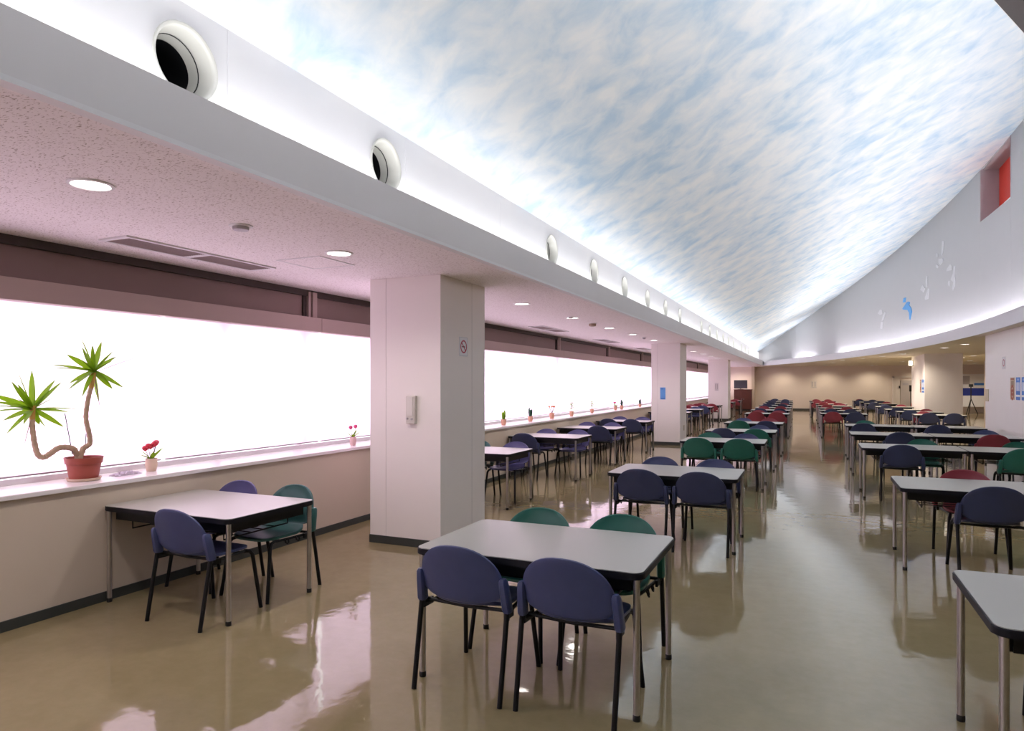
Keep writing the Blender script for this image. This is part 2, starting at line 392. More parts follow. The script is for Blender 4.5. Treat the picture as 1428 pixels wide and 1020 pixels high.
def rledge(bm):
    n = 80; y_a, y_b = Y0, 40.6
    ysl = [y_a + (y_b - y_a) * i / n for i in range(n + 1)]
    def strip(r0, z0, r1, z1):
        a = [bm.verts.new((arc(y, r0), y, z0)) for y in ysl]; b = [bm.verts.new((arc(y, r1), y, z1)) for y in ysl]
        for i in range(n): bm.faces.new((a[i], a[i + 1], b[i + 1], b[i]))
    strip(ARC_R, CZ - .01, ARC_R, TOPZ); strip(ARC_R, TOPZ, ARC_R + .03, TOPZ); strip(ARC_R + .03, TOPZ, ARC_R + .03, CZ + .08); strip(ARC_R + .03, CZ + .08, WR + .05, CZ + .08)
    strip(ARC_R, CZ - .01, ARC_R + .03, CZ - .01)
struct(mk('trim_4', rledge, mat('ledge_paint_right', (.70, .68, .71), .6, var=.02), smooth=True), 'curved pale cove ledge below the tall curved wall', 'ledge')
def soffit(bm):
    n = 80; ysl = [Y0 + (40.5 - Y0) * i / n for i in range(n + 1)]
    for z in (CZ, CZ + .06):
        a = [bm.verts.new((arc(y) + .005, y, z)) for y in ysl]; b = [bm.verts.new((12, y, z)) for y in ysl]
        for i in range(n): bm.faces.new((a[i], a[i + 1], b[i + 1], b[i]))
    box(bm, -2.53, 12, 40.5, 46, CZ, CZ + .06)
struct(mk('ceiling_right', soffit, SOFFIT), 'low dim ceiling over the right-hand lobby', 'ceiling')
# closing wall over the ledges at the far end
struct(bx('wall_upper_far', WHITE, (-3.4, 4.2, 42.3, 42.45, CZ + .06, 7)), 'white end wall of the cloud ceiling bay', 'wall')
# dark slot frame in the sky ceiling, upper right corner
def slot():
    a, b = Vector((1.60, 8.10, 0)), Vector((2.85, 11.2, 0)); d = (b - a).normalized(); s = Vector((d.y, -d.x, 0))
    def bar(bm, o0, o1, dz0, dz1):
        vs = []
        for p in (a, b):
            for o_ in (o0, o1):
                q = p + s * o_; z = sky_z(q.x)
                vs += [bm.verts.new((q.x, q.y, z + dz0)), bm.verts.new((q.x, q.y, z + dz1))]
        A0, A1, B0, B1, C0, C1, D0, D1 = vs
        for f in ((A0, B0, D0, C0), (A1, C1, D1, B1), (A0, A1, B1, B0), (C0, D0, D1, C1), (A0, C0, C1, A1), (B0, B1, D1, D0)): bm.faces.new(f)
    root = struct(empty('trim_5'), 'dark framed slot in the cloud ceiling', 'ceiling slot')
    mk('edge_strip', lambda q: bar(q, -.02, .0, -.03, .02), WHITE, root)
    mk('frame', lambda q: bar(q, .0, .16, -.06, .02), BROWND, root)
    mk('louvre', lambda q: bar(q, .16, .60, -.03, .02), mat('olive_louvre', (.10, .085, .05), .6), root)
slot()

# pillars and piers
def pillar(name, lab, x0, x1, y0, y1, z1=CZ, seams=()):
    e = struct(empty(name), lab, 'pillar')
    xs = sorted([x0] + [s for s in seams] + [x1])
    bx('core', SEAM, (x0 + .004, x1 - .004, y0 + .004, y1 - .004, .0, z1), e)
    for a, b in zip(xs, xs[1:]):
        bx('panel', PILLAR, (a + (.0012 if a != x0 else 0), b - (.0012 if b != x1 else 0), y0, y1, .075, z1), e, bevel=.002)
    bx('baseboard', BASE, (x0 - .006, x1 + .006, y0 - .006, y1 + .006, 0, .078), e)
    return e
P1 = (-4.02, -3.21, 5.50, 6.44)
pillar('wall_pillar_1', 'square beige pillar with the no-smoking sign', *P1, seams=(-3.83,))
pillar('wall_pillar_2', 'square beige pillar carrying the blue notice', -3.80, -3.06, 17.35, 18.3, seams=(-3.64,))
pillar('wall_pillar_3', 'square beige pillar furthest along the windows', -4.08, -3.25, 29.9, 30.85)
pillar('wall_pier_1', 'wide beige pier with the blue notices at right edge', 3.45, 4.5, 12.4, 17.4)
pillar('wall_pier_2', 'wide beige pier in front of the lobby', 3.59, 4.71, 26.95, 30.2)
bx('seam_strip', SEAM, (P1[1], P1[1] + .0008, 6.14, 6.143, .08, CZ), bpy.data.objects['wall_pillar_1'])

# lobby walls at right
struct(bx('wall_lobby', WALLP, (7.25, 12, 36.6, 36.8, 0, CZ)), 'beige lobby wall with a brown door', 'wall')
struct(bx('baseboard_right', BASE, (7.25, 8.2, 36.585, 36.6, 0, .08)), 'dark baseboard of the lobby wall', 'baseboard')
d1 = struct(empty('door_1'), 'brown lobby door beside the pier', 'door')
WD = mat('brown_door_paint', (.22, .11, .07), .5, var=.08)
bx('door_frame', mat('door_frame_brown', (.13, .055, .035), .5), (7.72, 7.84, 36.54, 36.6, 0, 2.08), d1)
bx('door_frame', MATS['door_frame_brown'], (7.72, 8.9, 36.54, 36.6, 2.08, 2.16), d1)
bx('door_leaf', mat('door_leaf_tan', (.45, .33, .25), .5), (7.84, 8.8, 36.57, 36.6, 0, 2.08), d1)
bx('door_handle', CHROME, (7.90, 7.93, 36.50, 36.57, .98, 1.08), d1)

# ------------------------------------------------------------------ windows
nwin = 0
for i in range(-3, 11):
    ya, yb = 1.93 + 4 * i - 4 + 4, 1.93 + 4 * i + 4
    ya, yb = max(ya, Y0), min(yb, Y1)
    if yb - ya < .3: continue
    nwin += 1
    w = struct(empty(f'window_{nwin}'), f'window bay number {nwin} with brown transom above the blinds', 'window')
    bx('transom_panel', BROWN, (XG - .06, XG - .03, ya, yb, 2.29, 2.555), w)
    bx('head_rail', BROWND, (XG - .06, XG + .01, ya, yb, 2.555, CZ), w)
    bx('pelmet', BROWNL, (XG - .06, -4.985, ya + .002, yb - .002, 2.155, 2.31), w, bevel=.003)
    bx('mullion', BROWND, (XG - .03, XG - .006, yb - .16, yb - .11, 2.31, 2.555), w)
    bx('mullion', BROWNL, (XG - .03, XG + .022, yb - .11, yb - .075, 2.31, 2.60), w)
    bx('mullion', BROWND, (XG - .03, XG + .004, yb - .075, yb - .05, 2.31, 2.60), w)
    bx('mullion', BROWNL, (XG - .03, XG + .030, yb - .05, yb + .02, 2.31, 2.60), w)
    fr = mat('window_frame_paint', (.80, .75, .78), .4)
    bx('bottom_rail', fr, (XG - .12, XG - .012, ya, yb, .868, .91), w)
    bx('top_rail', fr, (XG - .12, XG - .06, ya, yb, 2.16, 2.2), w)
    bx('post', fr, (XG - .12, XG - .06, yb - .20, yb - .13, .91, 2.16), w)
    bx('post', fr, (XG - .12, XG - .06, (ya + yb) / 2 + .70, (ya + yb) / 2 + .76, .91, 2.16), w)
    ym = (ya + yb) / 2 + .73
    for pa, pb_ in ((ya, ym - .03), (ym + .03, yb - .20), (yb - .13, yb)): mk('pane', lambda q: q.faces.new([q.verts.new((XG - .09, a_, b_)) for a_, b_ in ((pa, .91), (pb_, .91), (pb_, 2.16), (pa, 2.16))]), GLASSM, w)
bk = 0
y = -4.0
while y < 42.5:
    ya, yb = y + .022, min(y + 2.0 - .022, Y1 - .02)
    if bk >= 0:
        lab = f'pink-white roller blind drawn down, {ORD[bk - 3]} visible along the window wall' if bk >= 3 else 'pink-white roller blind behind the camera, ' + ORD[bk] + ' from the back wall'
    t = thing('roller_blind', lab, 'blind', (XG + .02, (ya + yb) / 2, .9), 0, 'roller blinds drawn over the windows')
    hw = (yb - ya) / 2
    mk('fabric', lambda q: q.faces.new([q.verts.new((0, a_, b_)) for a_, b_ in ((-hw, .035), (hw, .035), (hw, 1.28), (-hw, 1.28))]), BLINDM, t)
    bx('bottom_bar', mat('blind_bar', (.38, .32, .35), .5), (-.005, .006, -hw, hw, .024, .036), t)
    bk += 1; y += 2.0

# ------------------------------------------------------------------ ceiling fittings
def downlight(x, y, z, lab, grp, m=None, r=.088):
    t = thing('downlight', lab, 'downlight', (x, y, z), 0, grp)
    key = 'dl_%.3f_%s' % (r, (m or LAMP).name)
    if key not in MATS:
        b1 = bmesh.new(); lathe(b1, [(r + .022, .0), (r + .022, -.006), (r + .006, -.010), (r, -.004), (r - .002, .0)], 28, cap=False)
        b2 = bmesh.new(); lathe(b2, [(.001, -.002), (r * .6, -.003), (r, -.0015)], 28, cap=False)
        MATS[key] = (mesh(b1, 'trim_ring', WHITE, True), mesh(b2, 'diffuser', m or LAMP, True))
    obj('trim_ring', MATS[key][0], t); obj('diffuser', MATS[key][1], t)
    return t
for i, yy in enumerate((.35, 2.27, 4.27, 7.94, 9.95, 12.05, 13.84, 15.9, 19.8, 21.8, 23.8, 25.9, 27.9, 33.0, 37.0)):
    downlight(-3.42, yy, CZ, (f'round recessed downlight over the window row, {ORD[i - 1]} in view' if i else 'round recessed downlight over the window row behind the camera'), 'downlights over the window row')
def spot(x, y, z, power, ang, col=(1, .86, .68), tilt=(0, 0, 0), name='downlight_beam'):
    d = bpy.data.lights.new(name, 'SPOT'); d.energy = power; d.spot_size = R(ang); d.spot_blend = .8; d.color = col; d.shadow_soft_size = .06
    o = bpy.data.objects.new(name, d); COL.objects.link(o); o.location = (x, y, z); o.rotation_euler = tilt
for yy in (.35, 2.27, 4.27, 7.94, 9.95, 12.05, 13.84, 15.9, 19.8, 21.8, 23.8, 25.9, 27.9, 33.0, 37.0): spot(-3.42, yy, CZ - .03, 15, 150, (1, .93, .86))
for i, (x, yy) in enumerate(((3.5, 22.6), (3.68, 20.8), (2.9, 26.6), (2.45, 28.6), (1.9, 30.7), (1.27, 32.7), (5.5, 31.5), (5.5, 29.6), (6.5, 35.6), (3.9, 36.0), (7.6, 40.5), (1.0, 36.5))):
    downlight(x, yy, CZ, f'warm recessed downlight in the right-hand soffit, {ORD[i]} along', 'downlights in the right-hand soffit')
    spot(x, yy, CZ - .03, 62, 150)
for i, x in enumerate((-4.0, -1.55, .75, 3.1, 5.6)):
    downlight(x, 42.2, CZ, f'recessed wall-washer above the far wall, {ORD[i]} from the left', 'wall washers above the far wall')
    spot(x, 42.3, CZ - .03, 28, 125, tilt=(R(18), 0, 0))
for i, yy in enumerate((-2.0, 1.5, 5.0, 8.5)):  # unseen lamps out of frame, added to light the near right tables
    downlight(4.2, yy, CZ, f'added unseen downlight in the right soffit beside the camera, {ORD[i]} from behind', 'added unseen downlights beside the camera'); spot(4.2, yy, CZ - .03, 34, 140)
# round speaker, smoke detectors, sprinkler heads
def disc(name, lab, cat, x, y, r, h, m1, m2, grp=None):
    t = thing(name, lab, cat, (x, y, CZ), 0, grp)
    mk('flange', lambda q: lathe(q, [(r, 0), (r, -.006), (r * .78, -.010), (r * .70, -.010)], 24, cap=False), m1, t, True)
    mk('body', lambda q: lathe(q, [(r * .72, -.004), (r * .66, -h), (r * .3, -h * 1.15), (.001, -h * 1.15)], 24, cap=False), m2, t, True)
GREYP = mat('grey_plastic', (.45, .42, .44), .5); BEIGEP = mat('beige_plastic', (.38, .29, .22), .5)
disc('ceiling_sensor', 'small round grey ceiling sensor between two downlights', 'sensor', -3.42, 3.27, .075, .03, WHITE, GREYP)
disc('smoke_detector', 'small beige smoke detector on the low ceiling', 'detector', -3.42, 11.0, .09, .05, WHITE, BEIGEP)
disc('ceiling_sensor', 'flat ceiling sensor beyond the first pillar', 'sensor', -3.40, 9.82, .06, .02, WHITE, GREYP)
disc('sprinkler_head', 'tiny sprinkler head near the second pillar', 'sprinkler', -3.40, 14.78, .05, .04, WHITE, GREYP)
# linear air-conditioning grilles
GR = mat('grille_brown', (.34, .27, .26), .6)
for i, (ya, yb) in enumerate(((-.8, .6), (3.15, 4.58), (7.1, 8.5), (11.1, 12.5), (15.0, 16.35), (19.0, 20.4), (23, 24.4))):
    t = thing('air_grille', (f'long slotted air-conditioning grille in the low ceiling, {ORD[i - 1]} in view' if i else 'long slotted air-conditioning grille behind the camera'), 'air grille', (-4.515, (ya + yb) / 2, CZ), 0, 'air grilles along the window ceiling')
    L = (yb - ya) / 2
    mk('frame', lambda q: [box(q, -.15, -.125, -L, L, -.012, 0), box(q, .125, .15, -L, L, -.012, 0), box(q, -.125, .125, -L, -L + .04, -.012, 0), box(q, -.125, .125, L - .04, L, -.012, 0), box(q, -.125, .125, -.03, .03, -.012, 0)], WHITE, t)
    bx('backing', GR, (-.125, .125, -L + .04, L - .04, -.003, -.001), t)
    for s in range(10):
        xx = -.115 + s * .0245
        bx('slat', GR, (xx, xx + .012, -L + .04, L - .04, -.011, -.003), t)
# access hatch
t = thing('access_hatch', 'square access hatch framed in the low ceiling', 'hatch', (-3.87, 4.53, CZ))
mk('frame', lambda q: [box(q, -.23, -.215, -.23, .23, -.005, 0), box(q, .215, .23, -.23, .23, -.005, 0), box(q, -.215, .215, -.23, -.215, -.005, 0), box(q, -.215, .215, .215, .23, -.005, 0)], WHITE, t)
bx('panel', TILEM, (-.213, .213, -.213, .213, -.003, -.0005), t)

# ------------------------------------------------------------------ tables
def rrect(hx, hy, r, n=6):
    p = []
    for cx, cy, a in ((hx - r, hy - r, 0), (-hx + r, hy - r, 90), (-hx + r, -hy + r, 180), (hx - r, -hy + r, 270)):
        for k in range(n + 1): q = R(a + 90 * k / n); p.append((cx + r * math.cos(q), cy + r * math.sin(q)))
    return p
THX, THY, TH_Z = .62, .42, .70
def table_parts():
    out = []
    b = bmesh.new(); prism(b, rrect(THX - .006, THY - .006, .05), .688, TH_Z); out.append(('tabletop', mesh(b, 'tabletop', LAM), None))
    b = bmesh.new(); prism(b, rrect(THX, THY, .056), .664, .6965); out.append(('edge_trim', mesh(b, 'edge_trim', mat('edge_rubber', (.007, .007, .012), .5, spec=.25), bevel=.004), None))
    b = bmesh.new()
    for s in (-1, 1):
        box(b, -THX + .07, THX - .07, s * (THY - .075) - .012, s * (THY - .075) + .012, .595, .664)
        box(b, s * (THX - .07) - .012, s * (THX - .07) + .012, -THY + .075, THY - .075, .595, .664)
    out.append(('apron', mesh(b, 'apron', BLACKM), None))
    b = bmesh.new()
    for y_ in (-.16, -.05, .06, .17): tube(b, [(-.45, y_, .53), (.45, y_, .53)], .004, 6)
    for x_ in (-.45, 0, .45): tube(b, [(x_, -.30, .60), (x_, -.30, .53), (x_, .30, .53), (x_, .30, .60)], .0055, 6)
    out.append(('under_rack', mesh(b, 'under_rack', BLACKM), None))
    b = bmesh.new(); lathe(b, [(.0165, 0), (.0165, .636)], 14); leg = mesh(b, 'leg', CHROME, True)
    b = bmesh.new(); lathe(b, [(.0175, 0), (.0185, .004), (.0185, .026), (.016, .03)], 14); foot = mesh(b, 'foot_cap', BLACK, True)
    return out, leg, foot
TP, TLEG, TFOOT = table_parts()
def table(x, y, lab, grp, rz=0):
    t = thing('dining_table', lab, 'table', (x, y, 0), rz, grp)
    for nm, me, _ in TP: obj(nm, me, t)
    for sx in (-1, 1):
        for sy in (-1, 1):
            l_ = obj('leg', TLEG, t, (sx * (THX - .036), sy * (THY - .036), .028)); obj('foot_cap', TFOOT, l_, (0, 0, -.028))
    return t

# ------------------------------------------------------------------ chairs (origin on the floor, sitter faces +y)
def disc_panel(bm, outline, surf, thick, nseg=44, rings=(.35, .65, .88, .97, 1.0)):
    """closed shell over an outline; surf(p,q,rr) -> point, thick(rr) -> offset vector"""
    lay = []
    for sgn in (1, -1):
        c = bm.verts.new(surf(*outline(0, 0), 0) + thick(0) * sgn); rg = []
        for rr in rings:
            rg.append([bm.verts.new(surf(*outline(2 * PI * k / nseg, rr), rr) + thick(rr) * sgn) for k in range(nseg)])
        for k in range(nseg):
            bm.faces.new((c, rg[0][k], rg[0][(k + 1) % nseg]))
            for i in range(len(rings) - 1): bm.faces.new((rg[i][k], rg[i + 1][k], rg[i + 1][(k + 1) % nseg], rg[i][(k + 1) % nseg]))
        lay.append(rg[-1])
    for k in range(nseg): bm.faces.new((lay[0][k], lay[0][(k + 1) % nseg], lay[1][(k + 1) % nseg], lay[1][k]))
def se(a, n):
    c, s = math.cos(a), math.sin(a)
    return math.copysign(abs(c) ** (2 / n), c), math.copysign(abs(s) ** (2 / n), s)
def back_bm():
    bm = bmesh.new()
    def outl(a, rr):
        c, s = se(a, 2.25 if math.sin(a) > 0 else 2.7)
        return c * .236 * rr, .566 + (s * .204 if s > 0 else s * .096) * rr
    def surf(x, z, rr): return Vector((x, -.222 - .26 * (z - .48) + .75 * x * x + (.004 if rr > .96 else 0), z))
    disc_panel(bm, outl, surf, lambda rr: Vector((0, .0055 if rr < .93 else (.008 if rr < .99 else .005), .001)))
    return bm
def seat_bm():
    bm = bmesh.new()
    def outl(a, rr):
        c, s = se(a, 3.6); y = s * .215 * rr
        return c * (.222 - .022 * (s * .5 - .5) * -1) * rr, y + .005
    def surf(x, y, rr):
        z = .447 - .016 * (1 - (x / .22) ** 2) * (1 - min(1, ((y + .02) / .2) ** 2))
        if y > .12: z -= 1.6 * (y - .12) ** 2
        if y < -.08: z += 1.3 * (y + .08) ** 2 + .030 * (x / .22) ** 2 * min(1, (-.08 - y) / .1)
        return Vector((x, y, z))
    disc_panel(bm, outl, surf, lambda rr: Vector((0, 0, .007 if rr < .9 else (.011 if rr < .99 else .008))))
    return bm
def bracket_bm(s):
    bm = bmesh.new()
    prof = [(.018, .438), (.022, .452), (.021, .56), (.019, .60), (.012, .613)]
    rings = []
    for w, z in prof:
        y = -.222 - .20 * (z - .48) + .036; x = s * (.249 - .06 * (z - .44))
        d = w * 1.35
        rings.append([bm.verts.new((x + w * cx, y + d * cy, z)) for cx, cy in ((-1, -.6), (-.6, -1), (.6, -1), (1, -.6), (1, .6), (.6, 1), (-.6, 1), (-1, .6))])
    for a, b in zip(rings, rings[1:]):
        for k in range(8): bm.faces.new((a[k], a[(k + 1) % 8], b[(k + 1) % 8], b[k]))
    bm.faces.new(rings[0][::-1]); bm.faces.new(rings[-1]); return bm
def make_chair_meshes():
    P = []
    P.append(('seat', seat_bm(), 'c', True)); P.append(('backrest', back_bm(), 'c', True))
    for s in (-1, 1):
        P.append(('back_bracket', bracket_bm(s), 'c', True))
        b = bmesh.new(); tube(b, [(s * .249, -.186, .455), (s * .249, -.205, .35), (s * .247, -.268, .0)], .0135, 10); P.append(('leg', b, 'k', True))
        b = bmesh.new(); tube(b, [(s * .190, .150, .418), (s * .198, .185, .412), (s * .206, .205, .385), (s * .232, .258, .0)], .0135, 10); P.append(('leg', b, 'k', True))
    b = bmesh.new()
    for s in (-1, 1):
        tube(b, [(s * .247, -.192, .425), (s * .225, -.13, .421), (s * .200, .10, .419), (s * .190, .150, .418)], .011, 8)
        box(b, *sorted((s * .246, s * .232)), -.19, -.10, .400, .435)
    tube(b, [(-.20, .10, .419), (.20, .10, .419)], .010, 8); tube(b, [(-.236, -.15, .436), (-.12, -.15, .432), (0, -.15, .428), (.12, -.15, .432), (.236, -.15, .436)], .010, 8)
    P.append(('seat_frame', b, 'k', True))
    for y_ in (-.05, .06):
        b = bmesh.new(); tube(b, [(-.222, y_ - .016, .425), (-.230, y_ - .014, .400), (-.232, y_, .390), (-.230, y_ + .014, .400), (-.222, y_ + .016, .425)], .006, 6)
        P.append(('link_hook', b, 'k', True))
    return P
CHM = {}
_raw = make_chair_meshes()
_base = [(n, mesh(b, n, BLACKM, sm), k) for n, b, k, sm in _raw]
def chair_set(c):
    if c not in CHM:
        L = []
        for n, me, k in _base:
            if k == 'c': m2 = me.copy(); m2.materials.clear(); m2.materials.append(CH[c]); L.append((n, m2))
            else: L.append((n, me))
        CHM[c] = L
    return CHM[c]
def chair(x, y, rz, c, lab, grp):
    t = thing('dining_chair', lab, 'chair', (x, y, 0), rz, grp)
    for n, me in chair_set(c): obj(n, me, t)
    return t

def station(row, pos, cx, cy, near='..', far='..', dx=.285, jit=2.5, tuck=.0, rz=0, grp=None):
    """table with chairs; near/far are two letters (left, right) of chair colours, '.' for none"""
    table(cx, cy, f'grey-topped dining table with black edge, {pos} in the {row}', f'tables of the {row}', rz)
    for side, code in (('near', near), ('far', far)):
        for i, c in enumerate(code):
            if c == '.': continue
            x = cx + (-dx if i == 0 else dx)
            if not isinstance(c, str): c, off = c; x = cx + off
            if side == 'near': y = cy - THY + .15 - tuck; a = 0
            else: y = cy + THY - .11 + tuck; a = PI
            a += R(random.uniform(-jit, jit)); x += random.uniform(-.015, .015); y += random.uniform(-.012, .012)
            chair(x, y, a, c, f'{CHNAME[c]} plastic chair, {side} side {"left" if i == 0 else "right"}, of the {row} table {pos}', f'chairs of the {row}')

# centre row, front to back
CEN = [(-1.33, 3.475, 'bb', 'gg'), (-1.235, 6.84, (('n', -.27), ('n', .30)), 'bb'), (-1.24, 10.87, (('g', -.30), ('g', .27)), 'gb'), (-1.20, 13.30, 'ng', '.b'), (-1.18, 16.10, 'gn', 'br'),
       (-1.19, 21.25, 'rr', 'rr'), (-1.24, 24.10, 'nn', 'r.'), (-1.27, 26.45, 'rr', '..'), (-1.32, 29.30, 'nn', '.r'), (-1.35, 32.2, 'nn', 'nn'),
       (-1.42, 35.1, 'nn', '..'), (-1.50, 38.2, 'nn', 'n.')]
for i, (x, y, a, b) in enumerate(CEN):
    station('centre row', f'{ORD[i]} from front', x, y, a, b, jit=2 if i else 3)
# window row
WIN = [(-4.055, 3.60, ('.', ('b', .275)), 'pt', (.04, 0)), (-4.05, 7.97, '..', 'tp', (0, 0)), (-4.05, 10.63, 'n.', 'pp', (.25, .1)), (-4.05, 13.0, '.n', 'pp', (.0, .1)),
       (-4.04, 15.62, 'nn', 'pp', (.1, .1)), (-4.02, 21.1, 'n.', 'rb', (.1, .1)), (-4.02, 23.6, 'r.', 'rb', (.1, .1)), (-4.02, 26.2, 'rb', 'rr', (.1, .1)),
       (-3.99, 28.6, 'rr', 'r.', (.1, .1)), (-3.95, 33.5, 'rr', 'rr', (.1, .1)), (-3.9, 36.5, 'rr', 'rr', (.1, .1))]
for i, (x, y, a, b, s) in enumerate(WIN):
    station('window row', f'{ORD[i]} from front', x, y, a, b)
# long rows right of the aisle (tables pushed side by side)
RT = [(1.225, 3.33, '..', (('n', -.04), '.'), 'front', 'left'), (1.31, 6.90, ('.', ('n', .02)), (('r', .02), '.'), 'second', 'left'),
      (1.255, 10.76, (('n', -.13), '.'), ('.', ('g', .22)), 'third', 'left'), (2.50, 10.76, (('g', -.06), '.'), ('.', ('g', .12)), 'third', 'right'),
      (1.255, 13.42, ('.', ('n', .11)), '..', 'fourth', 'left'), (2.50, 13.42, ('.', ('r', .19)), ('.', ('b', .29)), 'fourth', 'right'),
      (1.285, 16.06, (('n', -.29), '.'), (('g', -.19), '.'), 'fifth', 'left'), (2.53, 16.06, (('n', -.24), '.'), '..', 'fifth', 'right')]
for x, y, a, b, ro, lr in RT:
    station('right rows', f'{lr} table, {ro} row'.replace(' table,', ' half,'), x, y, a, b)
# far rows right of the aisle
AR = [(.87, 22.0, 'rn', '..'), (.87, 24.45, 'nn', 'r.'), (.86, 26.8, '.r', '..'), (.84, 29.5, 'r.', '.r'), (.80, 32.2, 'rr', 'r.'), (.58, 35.0, 'rr', 'r.'), (.53, 37.8, 'rr', 'rr')]
for i, (x, y, a, b) in enumerate(AR):
    station('far aisle row', f'{ORD[i]} from front', x, y, a, b)
BR = [(3.30, 22.2, 'nn', 'r.'), (3.10, 24.4, 'n.', '.r'), (2.95, 26.4, 'n.', '..'), (2.90, 29.3, 'n.', 'nr'), (2.80, 33.6, 'n.', 'nr'), (2.75, 36.2, 'nn', '..'), (2.60, 39.1, 'nn', 'r.')]
for i, (x, y, a, b) in enumerate(BR):
    station('far right row', f'{ORD[i]} from front', x, y, a, b)

# ------------------------------------------------------------------ plants on the sill
SZ = .868
def leaf(bm, p0, p1, w, sag=.04, fold=.25, thick=.0012, nrm=None):
    p0, p1 = Vector(p0), Vector(p1); d = p1 - p0; L = d.length; t = d.normalized()
    side = t.cross(nrm or Vector((random.uniform(-.4, .4), random.uniform(-.4, .4), 1))).normalized(); up = side.cross(t)
    n = 8; rows = []
    for i in range(n + 1):
        s = i / n; c = p0 + d * s + Vector((0, 0, -sag * L * s * s + sag * L * s * .5)) * 1
        ww = w * (math.sin(PI * min(1, s * .82 + .18)) ** .8) * (1 - .0 * s) + .001
        rows.append([bm.verts.new(c + side * ww + up * ww * fold), bm.verts.new(c), bm.verts.new(c - side * ww + up * ww * fold),
                     bm.verts.new(c - up * thick * 2)])
    for a, b in zip(rows, rows[1:]):
        bm.faces.new((a[0], a[1], b[1], b[0])); bm.faces.new((a[1], a[2], b[2], b[1])); bm.faces.new((a[2], a[3], b[3], b[2])); bm.faces.new((a[3], a[0], b[0], b[3]))
def smoothpath(pts, k=5):
    pts = [Vector(p) for p in pts]; out = []
    for i in range(len(pts) - 1):
        a, b, c, d = pts[max(i - 1, 0)], pts[i], pts[i + 1], pts[min(i + 2, len(pts) - 1)]
        for j in range(k):
            t = j / k
            out.append(.5 * ((2 * b) + (-a + c) * t + (2 * a - 5 * b + 4 * c - d) * t * t + (-a + 3 * b - 3 * c + d) * t ** 3))
    return out + [pts[-1]]
YP = Vector((-4.90, 3.20, SZ))
def yp(u, v, dd=0):
    d = ray(u, v); return O + d * ((YP.x - .01 + dd) / d.x)
def yucca():
    t = thing('potted_yucca', 'tall two-stemmed yucca with spiky leaf crowns in a terracotta pot', 'plant', YP)
    def add(nm, fill, m, sm=True, par=t):
        bm = bmesh.new(); fill(bm)
        bmesh.ops.translate(bm, verts=bm.verts[:], vec=-YP); return obj(nm, mesh(bm, nm, m, sm), par)
    add('saucer', lambda b: lathe(b, [(.09, 0), (.105, .004), (.115, .022), (.110, .022), (.10, .010), (.001, .010)], 28, at=YP), CREAMPOT)
    pot = add('pot', lambda b: lathe(b, [(.088, .012), (.092, .014), (.112, .125), (.120, .127), (.127, .172), (.121, .172), (.115, .145), (.10, .14)], 32, at=YP), TERRA)
    add('soil', lambda b: lathe(b, [(.114, .150), (.06, .156), (.001, .158)], 24, at=YP, cap=False), SOIL, par=pot)
    s1 = [yp(109, 640), yp(104, 628), yp(95, 624.5), yp(82, 625), (yp(70, 633)), yp(61, 638), yp(53, 634.5), yp(48.5, 620), yp(45.5, 600), yp(45, 584)]
    s2 = [yp(111, 640, .01), yp(116, 626, .01), yp(125, 619, .01), yp(124.5, 606, .01), yp(120, 585, .01), yp(121.5, 565, .01), yp(125, 548, .01), yp(127.5, 540, .01)]
    def stem(b, pts, r0, r1):
        pp = smoothpath(pts, 6); n = len(pp); tube(b, pp, [(r0 + (r1 - r0) * i / n) * (1 + .10 * math.sin(i * 2.3)) for i in range(n)], 10)
    add('stem', lambda b: stem(b, s1, .021, .017), BARK); add('stem', lambda b: stem(b, s2, .020, .015), BARK)
    add('stem_tip', lambda b: tube(b, smoothpath([yp(45, 586), yp(45.2, 575), yp(46, 566)]), .0175, 10), BARKY)
    add('stem_tip', lambda b: tube(b, smoothpath([yp(127, 542, .01), yp(129, 530, .01), yp(131, 520, .01)]), .0165, 10), BARKY)
    tips1 = [(44.5, 516), (25, 535.5), (16, 531), (-14, 549), (-12, 559), (-12, 573), (4.5, 586), (9.5, 604), (33, 591), (77, 529), (86, 532), (107, 569), (96, 574), (89, 595), (63, 595), (55, 592), (-4, 565)]
    tips2 = [(141.6, 475.8), (129, 481), (115, 484), (93, 494), (74, 508), (79, 512), (97, 534), (115, 552), (96, 542), (157, 542), (172, 540), (138, 560), (162, 497), (152, 536), (120, 520)]
    for c, tips, d0 in (((46, 571), tips1, 0), ((131, 518), tips2, .01)):
        for i, (u, v) in enumerate(tips):
            dd = (((i * 37) % 11) / 5 - .9) * .09
            add('leaf', lambda b: leaf(b, yp(*c, d0), yp(u, v, d0 + dd), .0175 + .004 * (i % 3 == 0), nrm=Vector((math.sin(TH) * .8, -math.cos(TH) * .8, .55))), LEAFG)
        for i in range(4):
            a = i * 1.6 + .4
            q = yp(*c, d0) + Vector((math.cos(a) * .08 + .04, math.sin(a) * .16, .08 + .08 * (i % 3)))
            add('leaf', lambda b: leaf(b, yp(*c, d0), q, .011), LEAFG)
    add('dry_leaf', lambda b: leaf(b, yp(44, 580), yp(34, 621), .005, sag=-.1), LEAFD)
    add('dry_leaf', lambda b: leaf(b, yp(131, 520), yp(187, 499), .0022, sag=.02), LEAFD)
    add('dry_leaf', lambda b: leaf(b, yp(131, 522), yp(139, 566), .004), LEAFD)
    add('cane', lambda b: tube(b, [yp(101, 634), yp(90.5, 577)], .0032, 6), BLACK)
    add('cane', lambda b: tube(b, [yp(118.5, 632), yp(120, 605)], .0028, 6), BLACK)
yucca()

